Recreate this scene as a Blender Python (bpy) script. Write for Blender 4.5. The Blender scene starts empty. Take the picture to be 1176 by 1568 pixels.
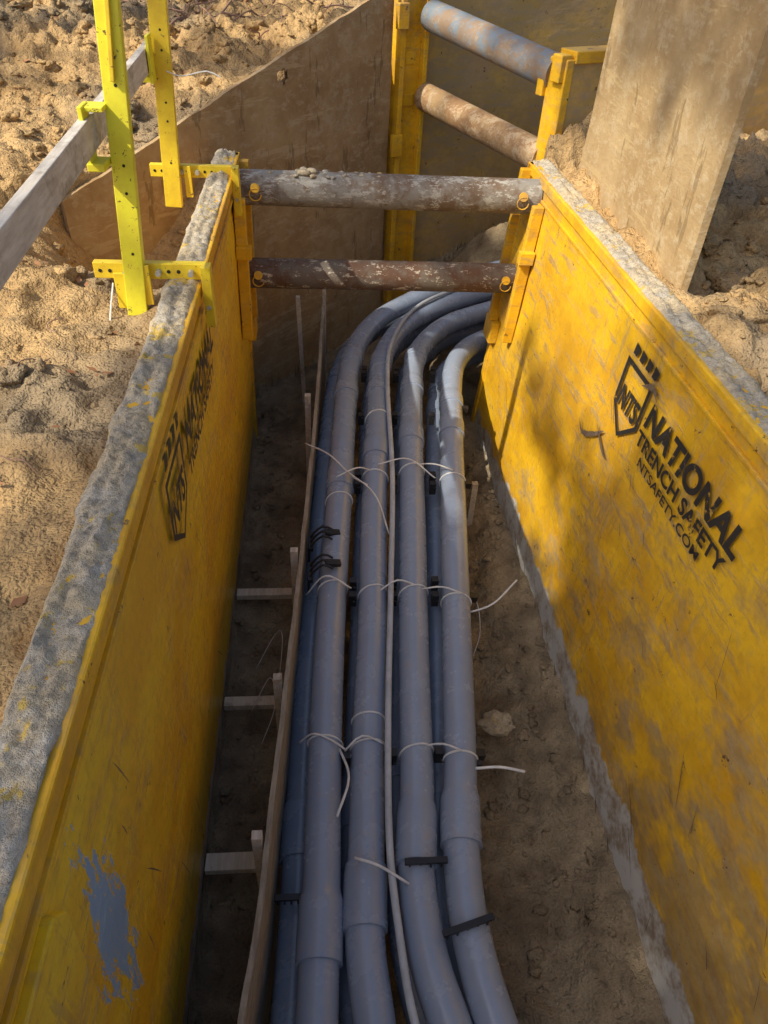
import bpy, math, random, bmesh
import numpy as np
from mathutils import Vector, noise, Matrix
random.seed(7)
S=1.5
def W(p): return (p[0]*S,p[1]*S,(1-p[2])*S)
COL=bpy.context.scene.collection
# ---------------------------------------------------------------- materials
class NT:
    def __init__(s,name):
        s.m=bpy.data.materials.new(name); s.m.use_nodes=True; s.t=s.m.node_tree; s.t.nodes.clear()
        s.out=s.t.nodes.new('ShaderNodeOutputMaterial'); s.b=s.t.nodes.new('ShaderNodeBsdfPrincipled')
        s.t.links.new(s.b.outputs[0],s.out.inputs[0])
        s.tc=s.t.nodes.new('ShaderNodeTexCoord'); s.co=s.tc.outputs['Object']
    def L(s,a,b): s.t.links.new(a,b)
    def put(s,v,sock):
        if hasattr(v,'is_output'): s.L(v,sock)
        elif isinstance(v,(tuple,list)) and len(v)==3 and sock.type=='RGBA': sock.default_value=(*v,1)
        else: sock.default_value=v
    def mapping(s,scale=(1,1,1),rot=(0,0,0),loc=(0,0,0)):
        n=s.t.nodes.new('ShaderNodeMapping'); s.L(s.co,n.inputs[0]); n.inputs['Scale'].default_value=scale
        n.inputs['Rotation'].default_value=rot; n.inputs['Location'].default_value=loc; return n.outputs[0]
    def noise(s,scale,detail=4,rough=.6,vec=None,dist=0):
        n=s.t.nodes.new('ShaderNodeTexNoise'); s.L(vec or s.co,n.inputs['Vector']); n.inputs['Scale'].default_value=scale
        n.inputs['Detail'].default_value=min(detail,4); n.inputs['Roughness'].default_value=rough; n.inputs['Distortion'].default_value=0
        return n.outputs[0]
    def ramp(s,f,stops):
        n=s.t.nodes.new('ShaderNodeValToRGB'); s.L(f,n.inputs[0]); cr=n.color_ramp
        while len(cr.elements)<len(stops): cr.elements.new(.5)
        for e,(p,c) in zip(cr.elements,stops):
            e.position=p; e.color=(c,c,c,1) if not isinstance(c,(tuple,list)) else (*c,1)
        return n.outputs[0]
    def mix(s,f,a,b,mode='MIX'):
        n=s.t.nodes.new('ShaderNodeMix'); n.data_type='RGBA'; n.blend_type=mode
        s.put(f,n.inputs[0]); s.put(a,n.inputs[6]); s.put(b,n.inputs[7]); return n.outputs[2]
    def math(s,op,a,b=0.0,clamp=False):
        n=s.t.nodes.new('ShaderNodeMath'); n.operation=op; n.use_clamp=clamp; s.put(a,n.inputs[0]); s.put(b,n.inputs[1]); return n.outputs[0]
    def sep(s):
        n=s.t.nodes.new('ShaderNodeSeparateXYZ'); s.L(s.co,n.inputs[0]); return n.outputs
    def bump(s,h,strength=.5,dist=.01,prev=None):
        n=s.t.nodes.new('ShaderNodeBump'); s.L(h,n.inputs['Height']); n.inputs['Strength'].default_value=strength; n.inputs['Distance'].default_value=dist
        if prev: s.L(prev,n.inputs['Normal'])
        return n.outputs[0]
    def fin(s,col,rough=.6,metal=0,normal=None,spec=.5):
        s.put(col,s.b.inputs['Base Color']); s.put(rough,s.b.inputs['Roughness']); s.put(metal,s.b.inputs['Metallic'])
        s.b.inputs['Specular IOR Level'].default_value=spec
        if normal: s.L(normal,s.b.inputs['Normal'])
        return s.m

def yellow_mat(name,base=(.82,.50,.02),deep=(.64,.33,.015),dirt=(.30,.19,.085),amt=0.0,gz=0.0,gy=0.0,wear_z=-99,blue=None,sm=1.0):
    n=NT(name); X=n.sep()
    a=n.noise(1.6,5,.65,n.mapping((1,.9,1.6),(0.5,0,0)))
    col=n.mix(n.ramp(a,[(.40,0.),(.60,1.)]),base,deep)
    fine=n.noise(26,4,.7)
    col=n.mix(n.ramp(fine,[(.48,0.),(.75,.45)]),col,(.42,.23,.03))
    st=n.noise(3.0,5,.75,n.mapping((1,1.1,7),(.75,0,0)))
    st2=n.noise(2.2,5,.75,n.mapping((1,7,1.0),(.35,0,0)))
    smask=n.math('MAXIMUM',n.ramp(st,[(.53,0.),(.62,.8*sm)]),n.ramp(st2,[(.54,0.),(.64,.75*sm)]))
    big=n.noise(.9,3,.6)
    smask=n.math('MULTIPLY',smask,n.ramp(big,[(.38,.2),(.56,1.)]))
    g=n.math('ADD',n.math('MULTIPLY',X[2],-gz),n.math('MULTIPLY',n.math('SUBTRACT',2.0,X[1]),gy)); g=n.math('ADD',g,amt)
    dn=n.noise(1.9,5,.75,n.mapping((1,1,1.5),(.9,0,0),(0,2,0)))
    dm=n.ramp(n.math('ADD',dn,g),[(.53,0.),(.66,.92)])
    d=n.math('MAXIMUM',smask,dm)
    dcol=n.mix(n.ramp(n.noise(7,4,.8),[(.38,0.),(.60,1.)]),dirt,(.40,.30,.16))
    dcol=n.mix(n.ramp(st,[(.40,.55),(.60,0.)]),dcol,(.52,.32,.03))
    col=n.mix(d,col,dcol)
    col=n.mix(n.ramp(n.noise(9,5,.85),[(.65,0.),(.68,1.)]),col,(.12,.065,.035))
    rough=n.mix(d,(.38,)*3,(.9,)*3)
    if wear_z>-90:
        w=n.math('ADD',X[2],n.math('MULTIPLY',n.math('SUBTRACT',n.noise(3.0,5,.75),.5),.42))
        wm=n.ramp(n.math('MULTIPLY',n.math('SUBTRACT',wear_z,w),6.0,True),[(.4,0.),(.6,1.)])
        wc=n.mix(n.ramp(n.noise(5,5,.75),[(.45,0.),(.62,1.)]),(.56,.56,.55),(.30,.23,.16))
        col=n.mix(wm,col,wc)
    if blue:
        by,bz,bw=blue
        vv=n.math('ABSOLUTE',n.math('SUBTRACT',X[1],by)); vz=n.math('ABSOLUTE',n.math('SUBTRACT',X[2],bz))
        dd=n.math('ADD',n.math('MULTIPLY',vv,1/bw),n.math('MULTIPLY',vz,.30/bw))
        dd=n.math('ADD',dd,n.math('MULTIPLY',n.math('SUBTRACT',n.noise(6,5,.8,n.mapping((1,4,1))),.5),4.0))
        col=n.mix(n.ramp(dd,[(.75,1.),(.85,0.)]),col,(.28,.42,.62))
    hh=n.math('ADD',n.math('MULTIPLY',fine,.25),n.math('MULTIPLY',d,.5))
    return n.fin(col,rough,0,n.bump(hh,.5,.005),.45)
M={}
M['yl']=yellow_mat('worn_yellow_paint_left',base=(.86,.58,.02),deep=(.76,.44,.015),amt=-.07,gz=.01,wear_z=-2.16,blue=(.86,-.80,.16),sm=.8)
M['yr']=yellow_mat('worn_yellow_paint_right',base=(.84,.50,.02),deep=(.66,.35,.015),amt=-.055,gz=.090,gy=.055,wear_z=-1.96,sm=.95)
M['yp']=yellow_mat('yellow_steel_paint',base=(.84,.49,.02),amt=-.02,sm=.6)
M['mud']=yellow_mat('muddy_yellow_sheet',base=(.60,.38,.10),deep=(.50,.34,.17),dirt=(.42,.30,.18),amt=.12)
def rail_yellow(name,c1,c2):
    n=NT(name); col=n.mix(n.ramp(n.noise(9,4,.7),[(.4,0.),(.7,1.)]),c1,c2)
    col=n.mix(n.ramp(n.noise(22,5,.85),[(.62,0.),(.65,1.)]),col,(.14,.09,.04))
    return n.fin(col,.45,0,n.bump(n.noise(60,2),.1,.002))
M['lime']=rail_yellow('lime_yellow_paint',(.80,.76,.04),(.70,.62,.04))
M['gy']=rail_yellow('guardrail_yellow_paint',(.82,.62,.03),(.68,.45,.03))
def steel(name,c1,c2,c3,sc=(.46,.36,.22),rough=.8):
    n=NT(name); col=n.mix(n.ramp(n.noise(1.8,5,.75),[(.38,0.),(.60,1.)]),c1,c2)
    f=n.noise(7,5,.85,n.mapping((1,1,1.6)))
    col=n.mix(n.ramp(f,[(.50,0.),(.62,.8)]),col,c3)
    col=n.mix(n.ramp(n.noise(1.2,5,.8,n.mapping((1,1,7),(.4,.5,.2))),[(.57,0.),(.61,.6)]),col,sc)
    col=n.mix(n.ramp(n.noise(1.0,5,.8,n.mapping((5,5,1.2),(.3,-.4,.2))),[(.60,0.),(.63,.5)]),col,tuple(x*.4 for x in c2))
    return n.fin(col,rough,0,n.bump(f,.6,.014),.3)
M['plate']=steel('rusty_road_plate',(.45,.31,.155),(.34,.215,.10),(.48,.36,.22),(.54,.41,.24))
M['rplate']=steel('muddy_road_plate',(.48,.35,.185),(.38,.26,.125),(.52,.41,.255),(.54,.41,.215))
def pipe_paint(name,base,rust,flake,t=.52,fs=11):
    n=NT(name)
    col=n.mix(n.ramp(n.noise(3.5,5,.8),[(.43,0.),(.56,1.)]),rust,base)
    f=n.noise(fs,5,.9,n.mapping((.45,1,1)))
    col=n.mix(n.ramp(f,[(t,0.),(t+.05,1.)]),col,flake)
    return n.fin(col,.7,0,n.bump(f,.8,.008),.4)
M['sp1']=pipe_paint('rusty_spreader_steel',(.25,.235,.21),(.16,.11,.075),(.38,.365,.33),.53,15)
M['sp2']=pipe_paint('dark_rust_spreader_steel',(.15,.125,.105),(.12,.065,.042),(.50,.45,.37),.57,19)
M['sp3']=pipe_paint('bluegrey_spreader_steel',(.20,.245,.29),(.28,.20,.135),(.30,.265,.22),.56)
M['sp4']=pipe_paint('tan_rust_spreader_steel',(.38,.25,.125),(.29,.17,.085),(.44,.33,.21),.51)
def pvc(name,c,c2):
    n=NT(name)
    f=n.noise(5,5,.7)
    col=n.mix(n.ramp(f,[(.35,0.),(.7,1.)]),c,c2)
    col=n.mix(n.ramp(n.noise(9,5,.85),[(.57,0.),(.69,.4)]),col,(.36,.33,.30))
    return n.fin(col,n.ramp(f,[(.3,.17),(.7,.33)]),0,n.bump(f,.06,.004),.85)
M['pvc']=pvc('grey_pvc',(.26,.315,.425),(.30,.355,.465))
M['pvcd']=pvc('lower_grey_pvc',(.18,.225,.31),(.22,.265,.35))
def simple(name,c,r=.5,c2=None,sc=12):
    n=NT(name); f=n.noise(sc,4,.7); col=n.mix(n.ramp(f,[(.35,0.),(.65,1.)]),c,c2 or tuple(x*.75 for x in c)); return n.fin(col,r,0,n.bump(f,.2,.003))
M['cable']=simple('pale_grey_cable',(.52,.56,.62),.4)
M['tie']=simple('white_nylon',(.86,.86,.85),.4)
M['black']=simple('black_plastic',(.018,.018,.02),.4)
def ink():
    n=NT('black_stencil_paint'); f=n.noise(8,5,.85)
    col=n.mix(n.ramp(f,[(.61,0.),(.65,1.)]),(.025,.022,.02),(.50,.29,.04)); return n.fin(col,.6)
M['ink']=ink()
M['scuff']=simple('dark_scuff',(.10,.07,.05),.8,(.20,.14,.09),20)
M['bolt']=simple('zinc_bolt',(.5,.48,.43),.4)
def wood(name,c1,c2):
    n=NT(name); g=n.noise(14,5,.7,n.mapping((3,.35,3)))
    col=n.mix(n.ramp(g,[(.35,0.),(.65,1.)]),c1,c2)
    col=n.mix(n.ramp(n.noise(4,5,.8),[(.52,0.),(.66,.65)]),col,(.24,.19,.13))
    return n.fin(col,.8,0,n.bump(g,.4,.005),.2)
M['wood']=wood('weathered_wood',(.66,.62,.56),(.48,.43,.38))
M['wood2']=wood('fresh_lumber',(.76,.67,.53),(.60,.50,.37))
M['ply']=wood('muddy_plywood',(.42,.37,.30),(.26,.22,.17))
def soil(name):
    n=NT(name); X=n.sep()
    f1=n.noise(1.7,5,.75); f2=n.noise(24,5,.8)
    c=n.mix(n.ramp(f1,[(.40,0.),(.60,1.)]),(.60,.405,.19),(.45,.29,.13))
    c=n.mix(n.ramp(f2,[(.44,.0),(.64,.7)]),c,(.29,.19,.10))
    c=n.mix(n.ramp(n.noise(.55,3,.6,n.mapping((1,1,1),(0,0,0),(3.1,1.7,0))),[(.48,0.),(.58,.8)]),c,(.27,.215,.145))
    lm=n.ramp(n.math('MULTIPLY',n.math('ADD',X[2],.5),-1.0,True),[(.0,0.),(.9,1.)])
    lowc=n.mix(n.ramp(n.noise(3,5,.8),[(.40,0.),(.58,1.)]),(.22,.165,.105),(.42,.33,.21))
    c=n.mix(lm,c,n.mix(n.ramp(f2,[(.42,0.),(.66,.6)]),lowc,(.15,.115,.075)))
    nb=n.bump(n.noise(7,5,.78),1.0,.06); nb=n.bump(f2,.9,.018,nb)
    return n.fin(c,.95,0,nb,.12)
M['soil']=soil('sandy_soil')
def crust(name):
    n=NT(name); c=n.mix(n.ramp(n.noise(3,5,.8),[(.42,0.),(.58,1.)]),(.50,.46,.39),(.60,.49,.32))
    f=n.noise(34,5,.9)
    c=n.mix(n.ramp(f,[(.42,0.),(.62,.8)]),c,(.31,.26,.19))
    c=n.mix(n.ramp(n.noise(4,5,.85,n.mapping((1,1,1),(0,0,0),(4,4,0))),[(.57,0.),(.61,.8)]),c,(.64,.44,.08))
    return n.fin(c,.95,0,n.bump(f,1.0,.014),.12)
M['crust']=crust('caked_concrete_dirt')
M['bark']=simple('tree_bark',(.12,.09,.06),.9)
M['leaf']=simple('autumn_foliage',(.07,.09,.025),.6,(.11,.09,.02))
M['litter']=simple('dry_leaf',(.30,.12,.05),.8,(.45,.25,.12),6)
M['twig']=simple('dry_root',(.32,.19,.13),.9)

# ---------------------------------------------------------------- mesh helpers
def obj(name,verts,faces,mat,parent=None,smooth=False,raw=False,bevel=0):
    me=bpy.data.meshes.new(name)
    me.from_pydata([tuple(v) if raw else W(v) for v in verts],[],faces); me.validate(); me.update()
    me.materials.append(M[mat] if isinstance(mat,str) else mat)
    o=bpy.data.objects.new(name,me); COL.objects.link(o)
    bm=bmesh.new(); bm.from_mesh(me); bmesh.ops.recalc_face_normals(bm,faces=bm.faces); bm.to_mesh(me); bm.free()
    if smooth:
        for p in me.polygons: p.use_smooth=True
    if bevel:
        b=o.modifiers.new('b','BEVEL'); b.width=bevel; b.segments=2; b.limit_method='ANGLE'
    if parent: o.parent=parent
    return o
def empty(name):
    e=bpy.data.objects.new(name,None); COL.objects.link(e); e.empty_display_size=.1; return e
BF=[(0,1,3,2),(4,6,7,5),(0,4,5,1),(2,3,7,6),(0,2,6,4),(1,5,7,3)]
class Acc:
    def __init__(s): s.v=[];s.f=[]
    def add(s,v,f):
        n=len(s.v); s.v+= [tuple(x) for x in v]; s.f+=[tuple(i+n for i in q) for q in f]
    def box(s,p,q,w,h,up=(0,0,-1)):
        p=Vector(p);q=Vector(q);d=(q-p).normalized();u=Vector(up);sx=d.cross(u).normalized();u=sx.cross(d).normalized()
        vs=[]
        for a in (p,q):
            for i in (-1,1):
                for j in (-1,1): vs.append(a+sx*(i*w/2)+u*(j*h/2))
        s.add(vs,BF)
    def fbox(s,fn,s0,s1,d0,d1,n0,n1):
        s.add([fn(a,b,c) for a in (s0,s1) for b in (d0,d1) for c in (n0,n1)],BF)
    def tube(s,pts,r,seg=10,cap=True):
        pts=[Vector(p) for p in pts]; n=len(pts); rings=[]; ref=None
        for i,p in enumerate(pts):
            t=(pts[min(i+1,n-1)]-pts[max(i-1,0)])
            if t.length<1e-9: t=Vector((0,1,0))
            t.normalize()
            if ref is None:
                ref=Vector((0,0,1)) if abs(t.z)<.9 else Vector((1,0,0))
            ref=(ref-t*ref.dot(t)).normalized(); b=t.cross(ref)
            rr=r(i) if callable(r) else r
            rings.append([p+(ref*math.cos(a)+b*math.sin(a))*rr for a in [2*math.pi*k/seg for k in range(seg)]])
        v=[x for ring in rings for x in ring]; f=[]
        for i in range(n-1):
            for k in range(seg):
                f.append((i*seg+k,i*seg+(k+1)%seg,(i+1)*seg+(k+1)%seg,(i+1)*seg+k))
        if cap: f+= [tuple(range(seg)),tuple(range((n-1)*seg,n*seg))]
        s.add(v,f)
    def obj(s,name,mat,parent=None,**k): return obj(name,s.v,s.f,mat,parent,**k)
def catmull(P,step=.02):
    P=[Vector(p) for p in P]; P=[P[0]*2-P[1]]+P+[P[-1]*2-P[-2]]; out=[]
    for i in range(1,len(P)-2):
        n=max(2,int((P[i+1]-P[i]).length/step))
        for k in range(n):
            t=k/n; a,b,c,d=P[i-1],P[i],P[i+1],P[i+2]
            out.append(.5*((2*b)+(c-a)*t+(2*a-5*b+4*c-d)*t*t+(3*b-a-3*c+d)*t**3))
    out.append(P[-2]); return out
def fr(x,y,z,o=5): return noise.fractal(Vector((x,y,z)),1.0,2.0,o)
def sst(a,b,x):
    t=min(1,max(0,(x-a)/(b-a))); return t*t*(3-2*t)

# ---------------------------------------------------------------- ground (one sheet)
def xR(y,D): return 1.09-.0356*(y-1.45)-.068*(D-1)
def xL(y,D): return -.40-.010*(D-1)
plateY=lambda x:4.672+1.18*x
TR=[(-.452,-1.2),(-.452,3.9),(-.50,4.13),(-.06,4.66),(.44,5.26),(3.2,6.64),(3.6,5.6),(1.25,4.32),(1.12,4.05),(1.07,3.75),(1.15,1.45),(1.18,-1.2)]
def seg_d(px,py,a,b):
    dx,dy=b[0]-a[0],b[1]-a[1]; t=max(0,min(1,((px-a[0])*dx+(py-a[1])*dy)/(dx*dx+dy*dy)))
    return math.hypot(px-a[0]-t*dx,py-a[1]-t*dy)
def sd(px,py):
    ins=False;d=1e9;n=len(TR)
    for i in range(n):
        a,b=TR[i],TR[(i+1)%n]; d=min(d,seg_d(px,py,a,b))
        if (a[1]>py)!=(b[1]>py) and px<(b[0]-a[0])*(py-a[1])/(b[1]-a[1])+a[0]: ins=not ins
    return -d if ins else d
def ground_top(x,y):
    D=1.06-.33*sst(3.6,5.4,y)*(1-sst(1.2,2.2,x))
    D-= .08*sst(.6,1.6,-x)
    rough=.6+1.0*sst(-.2,.3,fr(x*.9,y*.9,7.7,2))+.5*sst(3.2,4.5,y)+.5*(x>1.1)
    D-= .055*fr(x*1.3,y*1.3,.3,4)+.045*fr(x*4,y*4,5.,4)*rough
    D-= .042*rough*(.35-abs(fr(x*8,y*8,1.5,4)))+.014*rough*fr(x*17,y*17,4.5,2)
    if x>1.1:
        c=abs(fr(x*1.6+3,y*1.6,2.2,3)); D+= .13*sst(.06,.0,c)-.05*sst(.0,.4,c)
    side=(y-plateY(x))/1.547
    if side<.02: D+=.55*math.exp(-(((x+.82)/.33)**2+((y-3.35)/.55)**2))
    D+=.10*math.exp(-(((x+.62)/.12)**2+((y-2.9)/.8)**2))
    return D
def floorD(x,y):
    D=2.70-.03*y -.035*fr(x*2,y*2,9,4)-.035*fr(x*7,y*7,2,4)-.012*fr(x*18,y*18,2,2)
    D-= .70*math.exp(-(((x-1.40)/.62)**2+((y-5.30)/.55)**2))
    D-= .12*sst(.28,.0,abs(x-xR(y,2.6)))*(y<3.8)
    return D
def axis(a,b,st,lo,hi):
    v=list(np.arange(a,b+1e-6,st)); s=st;x=a; L=[]
    while x>lo: s*=1.35; x-=s; L.append(x)
    s=st;x=v[-1];H=[]
    while x<hi: s*=1.35; x+=s; H.append(x)
    return L[::-1]+v+H
xs=axis(-2.1,2.5,.0165,-400,400); ys=axis(.3,7.0,.0165,-400,400)
gv=[];gf=[];nx=len(xs)
for y in ys:
    for x in xs:
        d=sd(x,y) if (-1<x<4 and -1.5<y<7) else 1
        if abs(x)>6 or abs(y)>12: D=.95-.1*fr(x*.1,y*.1,0,3)
        else:
            if d>=.03: D=ground_top(x,y)
            elif d<=-.03: D=floorD(x,y)
            else:
                k=(d+.03)/.06; D=ground_top(x,y)*k+floorD(x,y)*(1-k)
        gv.append((x,y,D))
for j in range(len(ys)-1):
    for i in range(nx-1): gf.append((j*nx+i,j*nx+i+1,(j+1)*nx+i+1,(j+1)*nx+i))
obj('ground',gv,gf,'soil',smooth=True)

def icos(sub):
    bm=bmesh.new(); bmesh.ops.create_icosphere(bm,subdivisions=sub,radius=1); v=[x.co.copy() for x in bm.verts]; f=[[q.index for q in p.verts] for p in bm.faces]; bm.free(); return v,f
IC={1:icos(1),2:icos(2),3:icos(3)}
def clod(A,x,y,D,r,sub=2):
    iv,if_=IC[sub]
    off=Vector((random.random()*50,random.random()*50,0)); sq=(random.uniform(.7,1.3),random.uniform(.7,1.2),random.uniform(.4,.8))
    A.add([Vector((x,y,D))+Vector((v.x*sq[0],v.y*sq[1],v.z*sq[2]))*r*(1+.75*noise.noise(v*1.2+off)+.5*noise.noise(v*3.1+off)) for v in iv],if_)
A=Acc(); n=0
while n<5000:
    x=random.uniform(-2.2,-.52);y=random.uniform(.3,7)
    if random.random()<.55: y=random.uniform(3.0,7); x=random.uniform(-2.4,.2)
    if sd(x,y)<.05 or (fr(x*1.2,y*1.2,4,3)<-.05 and (y<3 or random.random()<.6)): continue
    if abs((y-plateY(x))/1.547)<.06: continue
    r=.005*(1/(random.random()+.06))**.85
    if y<3: r*=.85
    r=min(r,.065); clod(A,x,y,ground_top(x,y)+r*.1,r,1 if r<.012 else (2 if r<.03 else 3)); n+=1
for _ in range(700):
    x=random.uniform(1.26,2.4);y=random.uniform(.8,3.8); r=min(.07,.007/(random.random()+.10)); clod(A,x,y,ground_top(x,y)+r*.15,r,2 if r<.03 else 3)
for _ in range(1500):
    x=random.choice([random.uniform(-.4,-.2),random.uniform(.6,.97)]);y=random.uniform(.4,4.0); r=.0035/(random.random()+.12)
    clod(A,x,y,floorD(x,y),min(r,.022),1 if r<.012 else 2)
A.obj('soil_clods','soil',smooth=True)
A=Acc(); clod(A,.69,1.68,2.58,.05,3); A.obj('broken_concrete_lump','crust')

# ---------------------------------------------------------------- near trench box
box=empty('trench_box')
def fL(s,d,n): return (xL(s,d)+n,s,d)
def fR(s,d,n): return (xR(s,d)-n,s,d)
Y0,Y1=-.55,3.76
def botL(y): return 2.63-.04*y
def botR(y): return 2.65
def sheet(name,fn,bot,mat,dtop,amp,seed):
    v=[];f=[];N=150;Mm=50
    for i in range(N+1):
        s=Y0+(Y1-Y0)*i/N
        for j in range(Mm+1):
            b=bot(s)+.006*fr(s*5,seed,0,3); d=dtop+(b-dtop)*j/Mm
            v.append(fn(s,d,amp*fr(s*1.1,d*1.6,seed,3)-(.012 if j==Mm else 0)))
    for i in range(N):
        for j in range(Mm):
            a=i*(Mm+1)+j; f.append((a,a+1,a+Mm+2,a+Mm+1))
    return obj(name,v,f,mat,box,smooth=True)
for side,fn,bot,mat in (('left',fL,botL,'yl'),('right',fR,botR,'yr')):
    sheet(side+'_wall_face',fn,bot,mat,1.09,.006,3.0 if side=='left' else 8.)
    A=Acc(); A.fbox(fn,Y0,Y1,1.075,bot(1.5),-.092,-.02); A.obj(side+'_wall_core',mat,box,bevel=.004)
    A=Acc(); A.fbox(fn,Y0,Y1+.005,1.0,1.045,-.093,.012)
    A.obj(side+'_top_rail','yp',box,bevel=.008)
    A=Acc(); A.fbox(fn,Y0,Y1,1.045,1.085,-.06,.0); A.fbox(fn,Y0,Y1,1.085,1.098,-.06,.009); A.obj(side+'_rail_weld_strip','yp',box,bevel=.004)
    v=[];f=[];N=760;K=14
    for i in range(N+1):
        s=Y0+(Y1-Y0)*i/N
        for j in range(K+1):
            u=j/K; n_=-.098+.100*u
            if j in (0,K): n_+=.014*fr(s*9,1.7,u*2,5)
            e=min(1,min(u,1-u)*6)
            h=.002+e*(.008+.012*fr(s*4,u*2,3,5)+.010*fr(s*22,u*5,1,4)+.008*fr(s*60,u*14,5,2))
            if j in (0,K): h=-.006
            v.append(fn(s,1.0-h,n_))
    for i in range(N):
        for j in range(K):
            a=i*(K+1)+j; f.append((a,a+1,a+K+2,a+K+1))
    obj(side+'_caked_dirt',v,f,'crust',box,smooth=True)
for side,fn,mat in (('left',fL,'yp'),('right',fR,'yp')):
    A=Acc()
    A.fbox(fn,3.40,3.44,1.10,1.78,.004,.055); A.fbox(fn,3.70,3.74,1.02,1.80,.004,.055)
    A.fbox(fn,3.44,3.70,1.10,1.76,.006,.020)
    A.fbox(fn,3.37,3.41,1.30,1.36,.004,.075)
    A.fbox(fn,3.72,3.77,1.0,2.62,-.09,.012)
    A.fbox(fn,3.66,3.80,1.80,1.92,.0,.045)
    A.obj(side+'_end_socket_frame',mat,box,bevel=.006)
A=Acc()
def poly(A,fn,pts,n0,n1):
    k=len(pts); A.add([fn(s,d,n0) for s,d in pts]+[fn(s,d,n1) for s,d in pts],[tuple(range(k)),tuple(range(k,2*k))]+[(i,(i+1)%k,k+(i+1)%k,k+i) for i in range(k)])
poly(A,fL,[(.47,1.17),(.44,1.12),(-.2,1.12),(-.2,2.2),(.30,1.9),(.44,1.5)],0,.02)
A.obj('left_gusset_plate','yl',box,bevel=.006)
def spreader(name,p,q,r,mat,parent,collars=True):
    A=Acc(); p=Vector(p);q=Vector(q); n=90
    A.tube([p.lerp(q,i/n) for i in range(n+1)],r,32); o=A.obj(name,mat,parent,smooth=True)
    m=o.modifiers.new('e','EDGE_SPLIT'); m.split_angle=1.0
    if collars:
        A=Acc()
        for t,off in ((0,1),(1,-1)):
            c=p.lerp(q,t); d=(q-p).normalized()*off
            b=c+d*.095+Vector((0,-r*.80,-.012))
            A.tube([b,b+Vector((0,-.035,-.012))],.014,12)
            A.tube([b+Vector((0,-.030,-.012)),b+Vector((0,-.040,-.016))],.021,12)
            ringp=[b+Vector((.0+.027*math.cos(a),-.042,.012+.027*math.sin(a))) for a in [i*math.pi/6 for i in range(11)]]
            A.tube(ringp,.003,6)
        A.obj(name+'_lock_pins','yp',parent,smooth=False,bevel=.002)
    return o
spreader('upper_spreader_pipe',(-.40,3.60,1.105),(1.01,3.54,1.095),.077,'sp1',box)
spreader('lower_spreader_pipe',(-.41,3.58,1.505),(1.0,3.58,1.51),.072,'sp2',box)
A=Acc()
for _ in range(60):
    x=random.gauss(-.02,.16); clod(A,x,3.58+random.uniform(-.045,.035),1.030+random.uniform(0,.008),random.uniform(.004,.014))
for _ in range(6): clod(A,random.gauss(-.05,.03),3.57,1.02,random.uniform(.015,.028))
A.obj('mud_on_spreader','crust',box,smooth=True)

def text(body,fn,s0,d0,length,height,dirn,name,off=.012,shear=.0,bold=.02):
    cu=bpy.data.curves.new(name,'FONT'); cu.body=body; cu.size=1; cu.offset=bold; cu.shear=shear
    o=bpy.data.objects.new(name,cu); COL.objects.link(o); bpy.context.view_layer.update()
    me=bpy.data.meshes.new_from_object(o.evaluated_get(bpy.context.evaluated_depsgraph_get()))
    bpy.data.objects.remove(o)
    vs=[v.co.copy() for v in me.vertices]; xs_=[v.x for v in vs]; ys_=[v.y for v in vs]
    x0,x1,y0,y1=min(xs_),max(xs_),min(ys_),max(ys_); V=[]
    for v in vs:
        u=(v.x-x0)/(x1-x0)*length; w=(v.y-y0)/(y1-y0)*height
        V.append(fn(s0+dirn*u,d0-w,off))
    obj(name,V,[tuple(p.vertices) for p in me.polygons],'ink',box)
def shield(fn,s0,d0,w,h,dirn,name,off=.012):
    P=[(0,1),(1,1.),(1.,.35),(.5,0),(0,.35)]
    P2=[(.5+(a-.5)*.84,.5+(b-.5)*.86) for a,b in P]
    V=[fn(s0+dirn*a*w,d0-b*h,off) for a,b in P+P2]; k=5
    obj(name,V,[(i,(i+1)%k,k+(i+1)%k,k+i) for i in range(k)],'ink',box)
    A=Acc()
    for i in range(4):
        a=.1+.25*i; A.add([fn(s0+dirn*(a+dx)*w,d0-(1.08+dy)*h,off) for dx,dy in ((0,0),(.14,0),(.2,.13),(.02,.16))],[(0,1,2,3)])
    A.obj(name+'_ticks','ink',box)
text('NATIONAL',fR,1.955,1.315,.64,.095,-1,'lettering_name',shear=.15,bold=.035)
text('TRENCH SAFETY',fR,1.965,1.385,.63,.055,-1,'lettering_line',bold=.03)
text('NTSAFETY.COM',fR,1.90,1.435,.46,.034,-1,'lettering_web')
shield(fR,2.20,1.45,.215,.26,-1,'lettering_shield'); text('NTS',fR,2.175,1.36,.165,.085,-1,'lettering_logo',shear=.2,bold=.035)
text('NATIONAL',fL,1.74,1.275,.66,.105,1,'lettering_name_left',shear=.15,bold=.04)
text('TRENCH SAFETY',fL,1.74,1.36,.62,.06,1,'lettering_line_left',bold=.035)
shield(fL,1.44,1.43,.24,.28,1,'lettering_shield_left'); text('NTS',fL,1.465,1.34,.19,.105,1,'lettering_logo_left',shear=.2,bold=.04)
def stroke(A,fn,pts,w,off=.0135):
    P=catmull([(a,b,0) for a,b in pts],.01); n=len(P); v=[]
    for i,p in enumerate(P):
        t=(P[min(i+1,n-1)]-P[max(i-1,0)]).normalized(); q=Vector((-t.y,t.x,0))*w*math.sin(math.pi*(i+.3)/(n+.3))*(1+.6*noise.noise(p*60))
        v+=[fn(p.x+q.x,p.y+q.y,off),fn(p.x-q.x,p.y-q.y,off)]
    A.add(v,[(2*i,2*i+1,2*i+3,2*i+2) for i in range(n-1)])
A=Acc()
stroke(A,fR,[(2.40,1.57),(2.34,1.60),(2.25,1.55),(2.18,1.49)],.011); stroke(A,fR,[(2.25,1.50),(2.15,1.55),(2.10,1.56)],.007)
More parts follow.
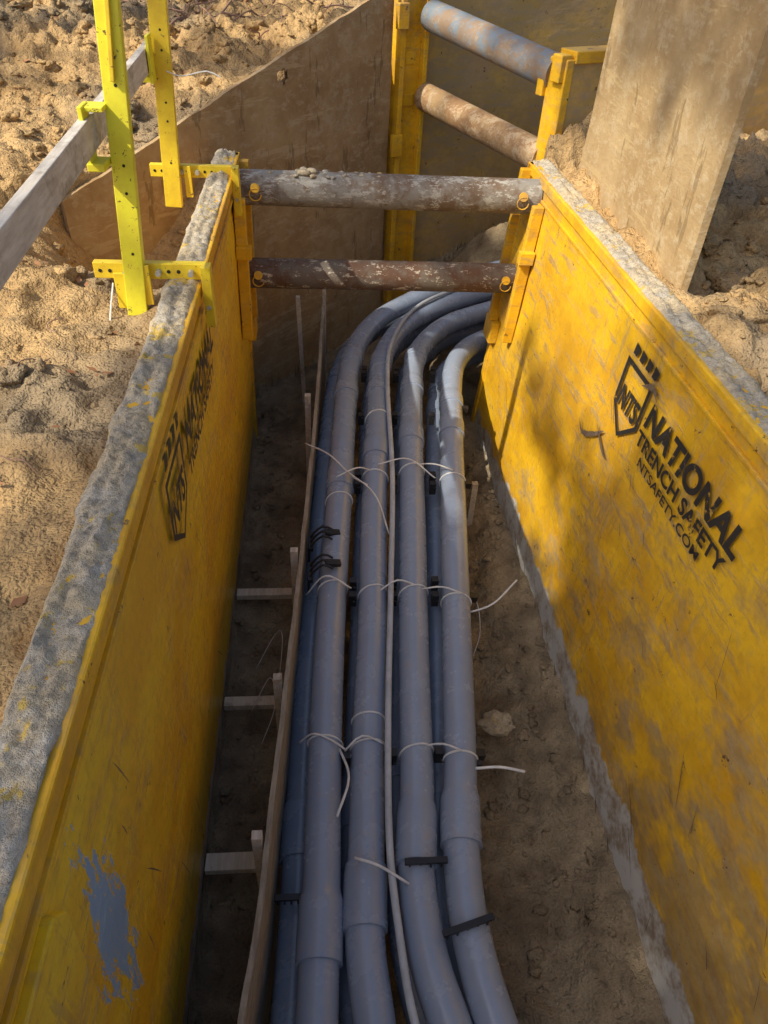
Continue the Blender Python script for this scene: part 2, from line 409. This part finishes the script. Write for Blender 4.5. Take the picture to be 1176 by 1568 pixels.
stroke(A,fR,[(2.05,1.22),(1.98,1.19),(1.93,1.21)],.009)
for _ in range(34):
    s0=random.uniform(.3,3.4);d0=random.uniform(1.2,2.4);a=random.uniform(.3,1.3);l=random.uniform(.03,.2)
    stroke(A,fR,[(s0,d0),(s0-l*.5*math.cos(a),d0+l*.5*math.sin(a)),(s0-l*math.cos(a),d0+l*math.sin(a)+.01)],random.uniform(.001,.0026))
for _ in range(34):
    s0=random.uniform(.5,3.4);d0=random.uniform(1.2,2.4);a=random.uniform(.9,1.7);l=random.uniform(.03,.2)
    stroke(A,fL,[(s0,d0),(s0+l*.5*math.cos(a),d0+l*.5*math.sin(a)),(s0+l*math.cos(a),d0+l*math.sin(a)+.01)],random.uniform(.0008,.002))
for i in range(10):
    s0=2.65-.19*i+random.uniform(-.05,.05); d0=2.42+.012*i; stroke(A,fR,[(s0,d0),(s0-.03,d0+.03),(s0-.045,d0+.045)],.004)
A.obj('wall_scuffs','scuff',box)

# ---------------------------------------------------------------- steel plates
def slab(name,P,thick,nrm,mat,nu=60,nv=40,amp=.01,hole=None,parent=None):
    P=[Vector(p) for p in P]; nrm=Vector(nrm).normalized(); v=[];f=[]
    for k in (0,1):
        for i in range(nu+1):
            for j in range(nv+1):
                a=P[0].lerp(P[1],i/nu).lerp(P[3].lerp(P[2],i/nu),j/nv)
                v.append(a+nrm*(amp*fr(a.x*1.2,a.y*1.2,a.z*1.2,3)+k*thick)+Vector((0,0,.006*fr(a.x*8,a.y*8,1,3) if j==0 else 0)))
    def id(k,i,j): return k*(nu+1)*(nv+1)+i*(nv+1)+j
    for k in (0,1):
        for i in range(nu):
            for j in range(nv):
                if hole:
                    c=(v[id(k,i,j)]+v[id(k,i+1,j+1)])/2
                    if (c-Vector(hole)).length<.036: continue
                f.append((id(k,i,j),id(k,i+1,j),id(k,i+1,j+1),id(k,i,j+1)))
    for i in range(nu):
        for j in (0,nv): f.append((id(0,i,j),id(0,i+1,j),id(1,i+1,j),id(1,i,j)))
    for j in range(nv):
        for i in (0,nu): f.append((id(0,i,j),id(0,i,j+1),id(1,i,j+1),id(1,i,j)))
    return obj(name,v,f,mat,parent)
slab('steel_plate',[(-1.117,3.354,1.11),(.42,5.168,.44),(.42,5.168,2.75),(-1.117,3.354,2.75)],.022,(-1.18,1,0),'plate',120,110,.012,hole=(-.21,4.43,.80))
slab('steel_plate',[(1.205,3.45,-.75),(1.205,2.30,-.75),(1.215,2.33,2.0),(1.215,3.80,2.0)],.026,(1,0,0),'rplate',60,60,.010)

# ---------------------------------------------------------------- far trench box
fb=empty('trench_box')
ax=Vector((.8944,.4472,0)); pn=Vector((-.4472,.8944,0))
def fA(s,d,n): p=Vector((.45,5.2,0))+ax*s-pn*n; return (p.x,p.y,d)
def fB(s,d,n): p=Vector((1.14,4.17,0))+ax*s+pn*n; return (p.x,p.y,d)
slab('far_wall',[fA(.12,.30,-.03),fA(3.0,.30,-.03),fA(3.0,2.6,-.03),fA(.12,2.6,-.03)],.06,tuple(pn),'mud',60,40,.012,parent=fb)
A=Acc()
A.fbox(fA,0,.035,.25,2.5,-.06,.05); A.fbox(fA,.035,.20,.25,2.5,-.02,.0); A.fbox(fA,.17,.20,.25,2.4,.0,.05)
A.obj('far_wall_post','yp',fb,bevel=.006)
A=Acc()
for d in (.59,1.29): A.fbox(fA,-.045,.03,d-.06,d+.07,.05,.085)
for d in (.38,.82,1.05,1.6): A.fbox(fA,.06,.14,d-.035,d+.035,.0,.012)
A.obj('far_post_brackets','yp',fb,bevel=.008)
slab('near_wall',[fB(.05,.64,-.10),fB(2.2,.64,-.10),fB(2.2,2.6,-.10),fB(.05,2.6,-.10)],.09,tuple(pn),'mud',50,30,.008,parent=fb)
A=Acc(); A.fbox(fB,0,.05,.62,2.5,-.11,.02); A.fbox(fB,.05,2.2,.585,.64,-.115,.01); A.fbox(fB,-.03,.04,.60,.72,-.10,-.03)
A.fbox(fB,-.02,.05,.72,.80,.02,.07); A.obj('near_wall_post','yp',fb,bevel=.008)
spreader('upper_spreader_pipe',(.66,5.24,.60),(1.19,4.20,.70),.083,'sp3',fb,False)
spreader('lower_spreader_pipe',(.65,5.24,1.03),(1.19,4.20,1.10),.080,'sp4',fb,False)

# ---------------------------------------------------------------- guardrail on the left wall
gr=empty('guardrail')
A=Acc(); A.box((-.595,2.27,1.10),(-.520,2.335,-.15),.062,.035,up=(0,1,0)); A.obj('post_1','lime',gr,bevel=.004)
A=Acc(); A.box((-.500,2.335,-.15),(-.556,2.29,.44),.012,.04,up=(0,1,0)); A.obj('post_1_flange','gy',gr,bevel=.003)
A=Acc(); A.box((-.645,3.36,1.12),(-.600,3.42,.0),.070,.035,up=(0,1,0)); A.obj('post_2','gy',gr,bevel=.004)
A=Acc()
for y,xl,dd,xi in ((2.305,-.715,.965,-.368),(3.41,-.735,.985,-.375)):
    A.box((xl,y,dd),(xi,y,dd),.028,.05)
    A.box((xi+.002,y-.03,dd-.03),(xi+.002,y-.03,dd+.17),.03,.045,up=(0,1,0))
    A.box((xl+.08,y-.03,dd),(xl+.08,y-.03,dd+.115),.012,.035,up=(1,0,0))
    A.box((xl+.16,y-.035,dd-.028),(xl+.16,y-.035,dd+.10),.010,.03,up=(1,0,0))
A.obj('clamp_brackets','gy',gr,bevel=.003)
A=Acc()
for y,xl,dd,xi in ((2.305,-.715,.965,-.368),(3.41,-.735,.985,-.375)):
    for k in (.10,.135,.20,.30): A.tube([(xl+k,y-.012,dd),(xl+k,y-.035,dd)],.009,8)
    A.tube([(xi+.002,y-.05,dd+.1),(xi+.002,y-.058,dd+.1)],.007,8)
    A.tube([(xl+.115,y-.03,dd+.10),(xl+.115,y-.045,dd+.10)],.008,8)
A.obj('bolts','bolt',gr)
A=Acc()
for (x0,y0,d0),(x1,y1,d1) in (((-.595,2.27,1.10),(-.520,2.335,-.15)),((-.645,3.36,1.12),(-.600,3.42,.0))):
    for t in (.16,.30,.36,.52,.58,.74):
        c=Vector((x0,y0,d0)).lerp(Vector((x1,y1,d1)),t); A.tube([c+Vector((0.004,-.0165,0)),c+Vector((0.004,-.0185,0))],.0045,8)
for xl,y,dd in ((-.715,2.305,.965),(-.735,3.41,.985)):
    for k in (.02,.05,.23,.26): A.tube([(xl+k,y-.0135,dd),(xl+k,y-.0155,dd)],.006,8)
A.obj('bolt_holes','black',gr)
A=Acc()
A.box((-.600,2.25,.64),(-.648,2.25,.64),.08,.02); A.box((-.640,2.25,.49),(-.640,2.25,.65),.012,.07,up=(0,1,0))
A.box((-.585,2.27,.50),(-.64,2.27,.50),.07,.012)
A.box((-.66,3.36,.63),(-.70,3.36,.63),.08,.02); A.box((-.655,3.33,.48),(-.655,3.33,.64),.012,.07,up=(0,1,0))
A.obj('rail_holders','lime',gr,bevel=.003)
A=Acc(); A.box((-.585,.75,.565),(-.690,3.60,.565),.028,.085); A.obj('rail_board','wood',gr,bevel=.004)
A=Acc(); A.tube(catmull([(-.60,3.33,.60),(-.55,3.36,.62),(-.45,3.36,.60),(-.40,3.36,.62)],.02),.0025,6)
A.tube(catmull([(-.66,2.28,1.0),(-.67,2.2,1.1),(-.66,2.15,1.2)],.02),.0025,6); A.obj('tie_wire','tie',gr)

# ---------------------------------------------------------------- conduits
R0=.0575
TP=[
 [(-.05,.15,2.32),(-.04,.4,2.31),(-.03,.65,2.30),(-.02,.91,2.30),(-.01,1.29,2.29),(.01,1.76,2.21),(.04,2.22,2.14),(.07,2.64,2.09),(.10,3.11,2.06),(.135,3.56,2.05),(.20,3.90,2.05),(.32,4.18,2.05),(.51,4.42,2.05),(.74,4.60,2.03),(1.15,4.82,1.98),(1.6,5.05,2.0)],
 [(.16,.15,2.32),(.14,.4,2.31),(.12,.60,2.30),(.105,.80,2.30),(.12,1.05,2.30),(.14,1.39,2.28),(.18,1.90,2.19),(.21,2.40,2.12),(.25,2.91,2.06),(.305,3.57,2.05),(.37,3.86,2.05),(.49,4.12,2.05),(.70,4.36,2.05),(.95,4.49,2.02),(1.4,4.71,2.0),(1.8,4.9,2.0)],
 [(.48,.15,2.32),(.38,.4,2.31),(.32,.59,2.30),(.28,.76,2.30),(.27,.98,2.30),(.30,1.27,2.29),(.33,1.75,2.21),(.38,2.40,2.12),(.43,3.05,2.06),(.50,3.64,2.05),(.59,3.91,2.05),(.76,4.15,2.05),(1.0,4.30,2.04),(1.4,4.50,2.02),(1.8,4.7,2.0)],
 [(.56,.15,2.32),(.49,.4,2.31),(.445,.58,2.30),(.42,.72,2.30),(.41,.89,2.30),(.425,1.1,2.30),(.46,1.38,2.28),(.51,1.89,2.19),(.56,2.39,2.12),(.62,2.95,2.06),(.70,3.52,2.05),(.79,3.78,2.05),(.93,3.94,2.05),(1.2,4.10,2.05),(1.6,4.3,2.05)]]
BELL=[[(.74,.90,1.16),(2.58,2.70,1.11),(3.30,3.38,1.10),(3.66,3.74,1.10)],[(.82,.98,1.16),(2.78,2.88,1.11),(3.30,3.38,1.10),(3.62,3.70,1.10)],[(1.0,1.16,1.16),(2.9,3.0,1.11),(3.35,3.43,1.10),(3.7,3.76,1.10)],[(1.05,1.20,1.16),(2.96,3.06,1.11),(3.2,3.28,1.10)]]
paths=[]
def conduit(path,bells,mat):
    base=catmull(path,.012); pts=[];rad=[]
    def r(p):
        if p.x<.9:
            for a,b,k in bells:
                if a<=p.y<=b: return R0*k
                if b<p.y<b+.05: return R0*(1+(k-1)*(1-sst(b,b+.05,p.y)))
        return R0
    for i,p in enumerate(base):
        q=r(p)
        if pts and abs(q-rad[-1])>R0*.06:
            m=pts[-1].lerp(p,.94); pts.append(m); rad.append(rad[-1])
        pts.append(p); rad.append(q)
    A=Acc(); A.tube(pts,lambda i:rad[i],32); o=A.obj('pvc_conduit',mat,smooth=True)
    m=o.modifiers.new('e','EDGE_SPLIT'); m.split_angle=.7
    return base
for p,b in zip(TP,BELL): paths.append(conduit(p,b,'pvc'))
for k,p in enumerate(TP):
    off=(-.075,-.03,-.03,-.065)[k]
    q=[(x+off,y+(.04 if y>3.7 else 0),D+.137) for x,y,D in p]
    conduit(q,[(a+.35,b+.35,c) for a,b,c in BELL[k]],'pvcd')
cab=catmull([(.32,.2,2.25),(.27,.4,2.24),(.22,.59,2.24),(.20,.78,2.24),(.19,1.06,2.24),(.215,1.50,2.20),(.26,2.05,2.11),(.305,2.64,2.04),(.33,3.36,1.99),(.385,3.79,1.98),(.56,4.22,1.98),(.85,4.47,1.96),(1.3,4.7,1.94)],.03)
A=Acc(); A.tube(cab,.0115,14); A.obj('small_flexible_conduit','cable',smooth=True)
def at(path,y): return min(path,key=lambda p:abs(p.y-y)+(0 if p.x<.9 else 9))
A=Acc()
def ring(c,r,tilt=0,th=.0036):
    pts=[Vector((c.x+r*math.cos(a),c.y+tilt*math.cos(a),c.z+r*math.sin(a))) for a in [2*math.pi*i/24 for i in range(25)]]
    A.tube(pts,th,6,False)
for k,ysr in enumerate([(2.52,2.04,1.42),(2.66,2.02,1.40,1.5,3.1),(2.70,2.02,1.37),(2.64,1.97,1.34)]):
    for y in ysr: ring(at(paths[k],y),R0*1.04,random.uniform(-.012,.012))
def wire(pts,r=.0036): A.tube(catmull(pts,.02),r,6)
wire([(-.09,2.85,2.02),(.02,2.72,1.99),(.12,2.60,2.02),(.19,2.56,2.04)]); wire([(.10,2.62,2.01),(.21,2.42,1.98),(.27,2.30,2.1)])
wire([(.05,2.58,2.01),(.14,2.62,1.99),(.20,2.66,2.03)]); wire([(.24,2.66,2.00),(.38,2.7,2.0),(.50,2.62,2.05)]); wire([(.42,2.7,2.03),(.50,2.66,2.0),(.58,2.64,2.02)])
wire([(.56,1.94,2.20),(.66,1.95,2.16),(.77,2.04,2.12)],.004)
wire([(.50,1.30,2.26),(.58,1.29,2.24),(.66,1.27,2.24)],.005); wire([(.04,1.40,2.26),(.07,1.25,2.20),(.03,1.12,2.20)],.0045)
wire([(-.10,1.44,2.30),(-.04,1.42,2.21),(.05,1.38,2.23),(.10,1.36,2.3)]); wire([(-.08,2.05,2.2),(0,2.03,2.07),(.1,2.0,2.11)])
wire([(.06,1.37,2.24),(.12,1.40,2.20),(.2,1.39,2.24)]); wire([(.33,1.38,2.24),(.39,1.36,2.2),(.45,1.34,2.21)])
wire([(.2,2.0,2.14),(.28,2.02,2.09),(.36,2.02,2.12)]); wire([(.38,2.0,2.12),(.46,1.99,2.1),(.54,1.97,2.12)])
wire([(.08,1.0,2.22),(.15,.97,2.21),(.24,.93,2.25)],.0045); wire([(.60,2.3,2.5),(.66,2.2,2.4),(.68,2.1,2.5),(.64,2.0,2.55)],.002)
wire([(-.30,2.0,2.6),(-.22,2.1,2.5),(-.18,2.0,2.4),(-.20,1.8,2.55)],.0015); wire([(-.25,1.6,2.55),(-.2,1.7,2.45),(-.22,1.8,2.4),(-.3,1.75,2.55)],.0015)
A.obj('cable_ties','tie',smooth=True)
A=Acc()
def comb(x0,x1,y,D,n=6,dy=0):
    A.box((x0,y,D),(x1,y+dy,D),.018,.014)
    for i in range(n):
        t=(i+.5)/n; A.box((x0+(x1-x0)*t,y+dy*t,D),(x0+(x1-x0)*t,y+dy*t,D+.035),.006,.014,up=(0,1,0))
comb(.23,.36,.985,2.227,4); comb(.32,.47,.78,2.225,5,.04); comb(-.16,-.08,.94,2.33,4); comb(.46,.53,1.33,2.28,4)
for y in (2.30,2.27,2.24,2.13,2.10,2.07):
    A.tube(catmull([(-.07,y,2.2),(-.06,y,2.11),(-.01,y+.01,2.06),(.03,y,2.07)],.02),.0055,6)
for y in (2.28,2.10): A.box((.0,y,2.066),(.06,y+.01,2.08),.03,.016); A.box((-.06,y-.05,2.12),(-.06,y+.05,2.12),.02,.02)
for k in (0,1,2):
    for y in (1.36,1.99,2.06,2.6,2.66,3.1,3.5,3.55):
        c=at(paths[k],y); c2=at(paths[k+1],y); m=c.lerp(c2,.5); A.box((m.x-.014,m.y,m.z-.01),(m.x+.014,m.y,m.z-.01),.030,.06); A.tube([(m.x,m.y-.03,m.z-.03),(m.x+.006,m.y-.055,m.z-.05)],.0035,6)
for y in (1.36,2.0,2.62,3.2):
    c=at(paths[3],y); A.box((c.x+.05,c.y,c.z-.005),(c.x+.085,c.y,c.z+.0),.03,.03)
A.obj('conduit_spacers','black',bevel=.002)

# ---------------------------------------------------------------- timber in trench
fw=empty('timber_bracing')
bp=[(-.235,.2,2.1),(-.21,.57,2.1),(-.185,.80,2.1),(-.145,1.41,2.09),(-.095,2.18,2.07),(-.045,3.1,2.03),(-.02,3.72,2.0),(.0,4.3,1.97)]
pb=catmull(bp,.04); v=[];f=[]
for i,p in enumerate(pb):
    wob=.004*fr(p.y*4,0,0,3)
    for dx,dd in ((-.008,0),(.008,0),(.008,1),(-.008,1)):
        v.append((p.x+dx+wob,p.y,(p.z+.010*fr(p.y*9,2,0,4)) if dd==0 else 2.66))
for i in range(len(pb)-1):
    for k in range(4): f.append((i*4+k,i*4+(k+1)%4,(i+1)*4+(k+1)%4,(i+1)*4+k))
f+=[(0,1,2,3),tuple(len(v)-4+k for k in range(4))]
obj('edge_board',v,f,'ply',fw)
A=Acc()
for x0,x1,y in ((-.41,-.115,2.39),(-.41,-.14,1.79),(-.41,-.185,1.15)): A.box((x0,y,2.55),(x1,y,2.55),.06 if y<1.5 else .045,.03)
A.obj('cross_braces','wood2',fw,bevel=.003)
A=Acc()
for x,y,d in ((-.125,2.15,2.04),(-.165,1.55,2.06),(-.20,1.01,2.07),(-.085,3.25,2.0)): A.box((x,y,d),(x,y,2.75),.03,.028,up=(0,1,0))
A.box((-.15,4.1,1.86),(-.12,4.05,2.7),.025,.03,up=(0,1,0)); A.box((.005,4.25,1.84),(.0,4.2,2.6),.022,.03,up=(0,1,0))
A.box((.76,2.9,2.3),(.76,2.9,2.75),.03,.03,up=(0,1,0))
A.obj('stakes','wood',fw,bevel=.003)

A=Acc()
for _ in range(22):
    x=random.uniform(-1.2,-.2);y=random.uniform(5.0,6.9); a=random.uniform(0,6.28); P=[]
    for i in range(6): P.append((x,y,ground_top(x,y)-.03-random.random()*.05)); a+=random.uniform(-.8,.8); x+=.12*math.cos(a);y+=.12*math.sin(a)
    A.tube(catmull(P,.03),random.uniform(.003,.007),5)
for _ in range(10):
    x=random.uniform(-1.1,-.6);y=random.uniform(.8,2.6);a=random.uniform(0,6.28);P=[]
    for i in range(5): P.append((x,y,ground_top(x,y)-.01-random.random()*.02)); a+=random.uniform(-.8,.8); x+=.03*math.cos(a);y+=.03*math.sin(a)
    A.tube(catmull(P,.02),.0018,5)
A.obj('dead_roots','twig')
A=Acc()
for _ in range(230):
    x=random.uniform(-2.4,-.4);y=random.uniform(.6,7)
    if sd(x,y)<.1: continue
    c=Vector((x,y,ground_top(x,y)-.012)); a=random.uniform(0,6.28); l=random.uniform(.010,.026); u=Vector((math.cos(a),math.sin(a),random.uniform(-.4,.4)))*l; w=Vector((-math.sin(a),math.cos(a),random.uniform(-.5,.5)))*l*.5
    A.add([c-u,c+w,c+u,c-w],[(0,1,2,3)])
A.obj('leaf_litter','litter')

# ---------------------------------------------------------------- sun, trees (dappled shade)
s=Vector((-.61,-.35,.715)).normalized()
def G(x,y,a,b,c,d): return math.exp(-(((x-a)/c)**2+((y-b)/d)**2))
def lit(qx,qy):
    L=.58+.30*noise.noise(Vector((qx*.9,qy*.9,3.3)))+.34*noise.noise(Vector((qx*2.4,qy*2.4,1.3)))
    if qx<-.5 and qy>.3: L+=.34-.25*G(qx,qy,-.95,1.75,.2,.25)-.8*G(qx,qy,-2.2,5.2,.9,1.4)
    L+=.8*G(qx,qy,0,2.25,.22,.95)+.40*G(qx,qy,.72,2.6,.22,.6)+.4*G(qx,qy,-.45,.6,.15,.2)+.5*G(qx,qy,1.3,3.,.3,.8)
    L-=.62*G(qx,qy,.38,2.0,.13,.9)+.45*G(qx,qy,1.75,2.9,.16,.5)
    if qx>-.55 and qy<1.7: L-=.9*sst(1.78,1.45,qy)*(1-.9*G(qx,qy,-.15,1.6,.12,.25))
    return L
def tree(cx,cy,h,qrng,n,seed):  # out of view; leaf layout shaped to cast the dappled shade
    random.seed(seed); T=empty('deciduous_tree'); A=Acc()
    def limb(a,b,r0,r1):
        mid=a.lerp(b,.5)+Vector((random.uniform(-.1,.1),random.uniform(-.1,.1),0))*(b-a).length
        A.tube([(a*(1-t)**2+mid*2*t*(1-t)+b*t*t) for t in [i/8 for i in range(9)]],lambda i:r0+(r1-r0)*i/8,9)
    base=Vector((cx,cy,.02)); top=Vector((cx,cy,h)); limb(base,top,.38,.12)
    V=[];Fc=[];cnt=0
    while cnt<n:
        qx=random.uniform(*qrng[0]);qy=random.uniform(*qrng[1])
        if lit(qx,qy)>random.uniform(.45,.55): cnt+=.15; continue
        t=random.uniform(*qrng[2]); c=Vector((qx*S,qy*S,0))+s*(t*S)
        for _ in range(3):
            p=c+Vector((random.gauss(0,.11),random.gauss(0,.11),random.gauss(0,.11)))
            u=Vector((random.gauss(0,1),random.gauss(0,1),random.gauss(0,1))).normalized(); w=u.cross(Vector((random.gauss(0,1),random.gauss(0,1),random.gauss(0,1)))).normalized()
            l=random.uniform(.10,.18); k=len(V); V+= [p-u*l,p+w*l*.6,p+u*l,p-w*l*.6]; Fc.append((k,k+1,k+2,k+3))
        if random.random()<.012: limb(top.lerp(base,random.uniform(0,.35)),c,.05,.012)
        cnt+=1
    obj('shade_foliage',V,Fc,'leaf',T,raw=True)
    obj('trunk_and_limbs',A.v,A.f,'bark',T,raw=True,smooth=True)
c0=Vector((1*S,1*S,0))+s*(16*S)
tree(c0.x-1.0,c0.y-.5,c0.z+1.5,((-2.5,2.5),(-2.0,3.2),(12,17)),2800,3)
tree(c0.x-2.5,c0.y+6.5,c0.z+2,((-3,3.5),(3.2,7),(13,18)),1800,5)

w=bpy.data.worlds.new('World'); bpy.context.scene.world=w; w.use_nodes=True; t=w.node_tree
sky=t.nodes.new('ShaderNodeTexSky'); sky.sky_type='NISHITA'; sky.sun_disc=False
sky.sun_elevation=math.asin(s.z); sky.sun_rotation=math.atan2(s.x,s.y); sky.dust_density=4.0
bg=t.nodes['Background']; t.links.new(sky.outputs[0],bg.inputs[0]); bg.inputs[1].default_value=.15
l=bpy.data.lights.new('sun','SUN'); l.energy=5.0; l.angle=math.radians(.5); l.color=(1,.91,.74)
lo=bpy.data.objects.new('sun',l); COL.objects.link(lo); lo.rotation_euler=s.to_track_quat('Z','Y').to_euler()

# ---------------------------------------------------------------- camera
cam=bpy.data.cameras.new('camera'); co=bpy.data.objects.new('camera',cam); COL.objects.link(co)
Rv=Vector((0.9967,-0.0649,0.0464));Fv=Vector((0.0795,0.7562,-0.6494)).normalized(); Uv=Rv.cross(Fv).normalized(); Rv=Fv.cross(Uv).normalized()
m=Matrix((Rv,Uv,-Fv)).transposed().to_4x4(); m.translation=Vector((0,0,S)); co.matrix_world=m
cam.sensor_fit='VERTICAL'; cam.sensor_height=24; cam.lens=24*1130/1568; cam.clip_start=.02; cam.clip_end=3000
sc=bpy.context.scene; sc.camera=co
sc.view_settings.view_transform='Standard'; sc.view_settings.look='None'; sc.view_settings.exposure=0
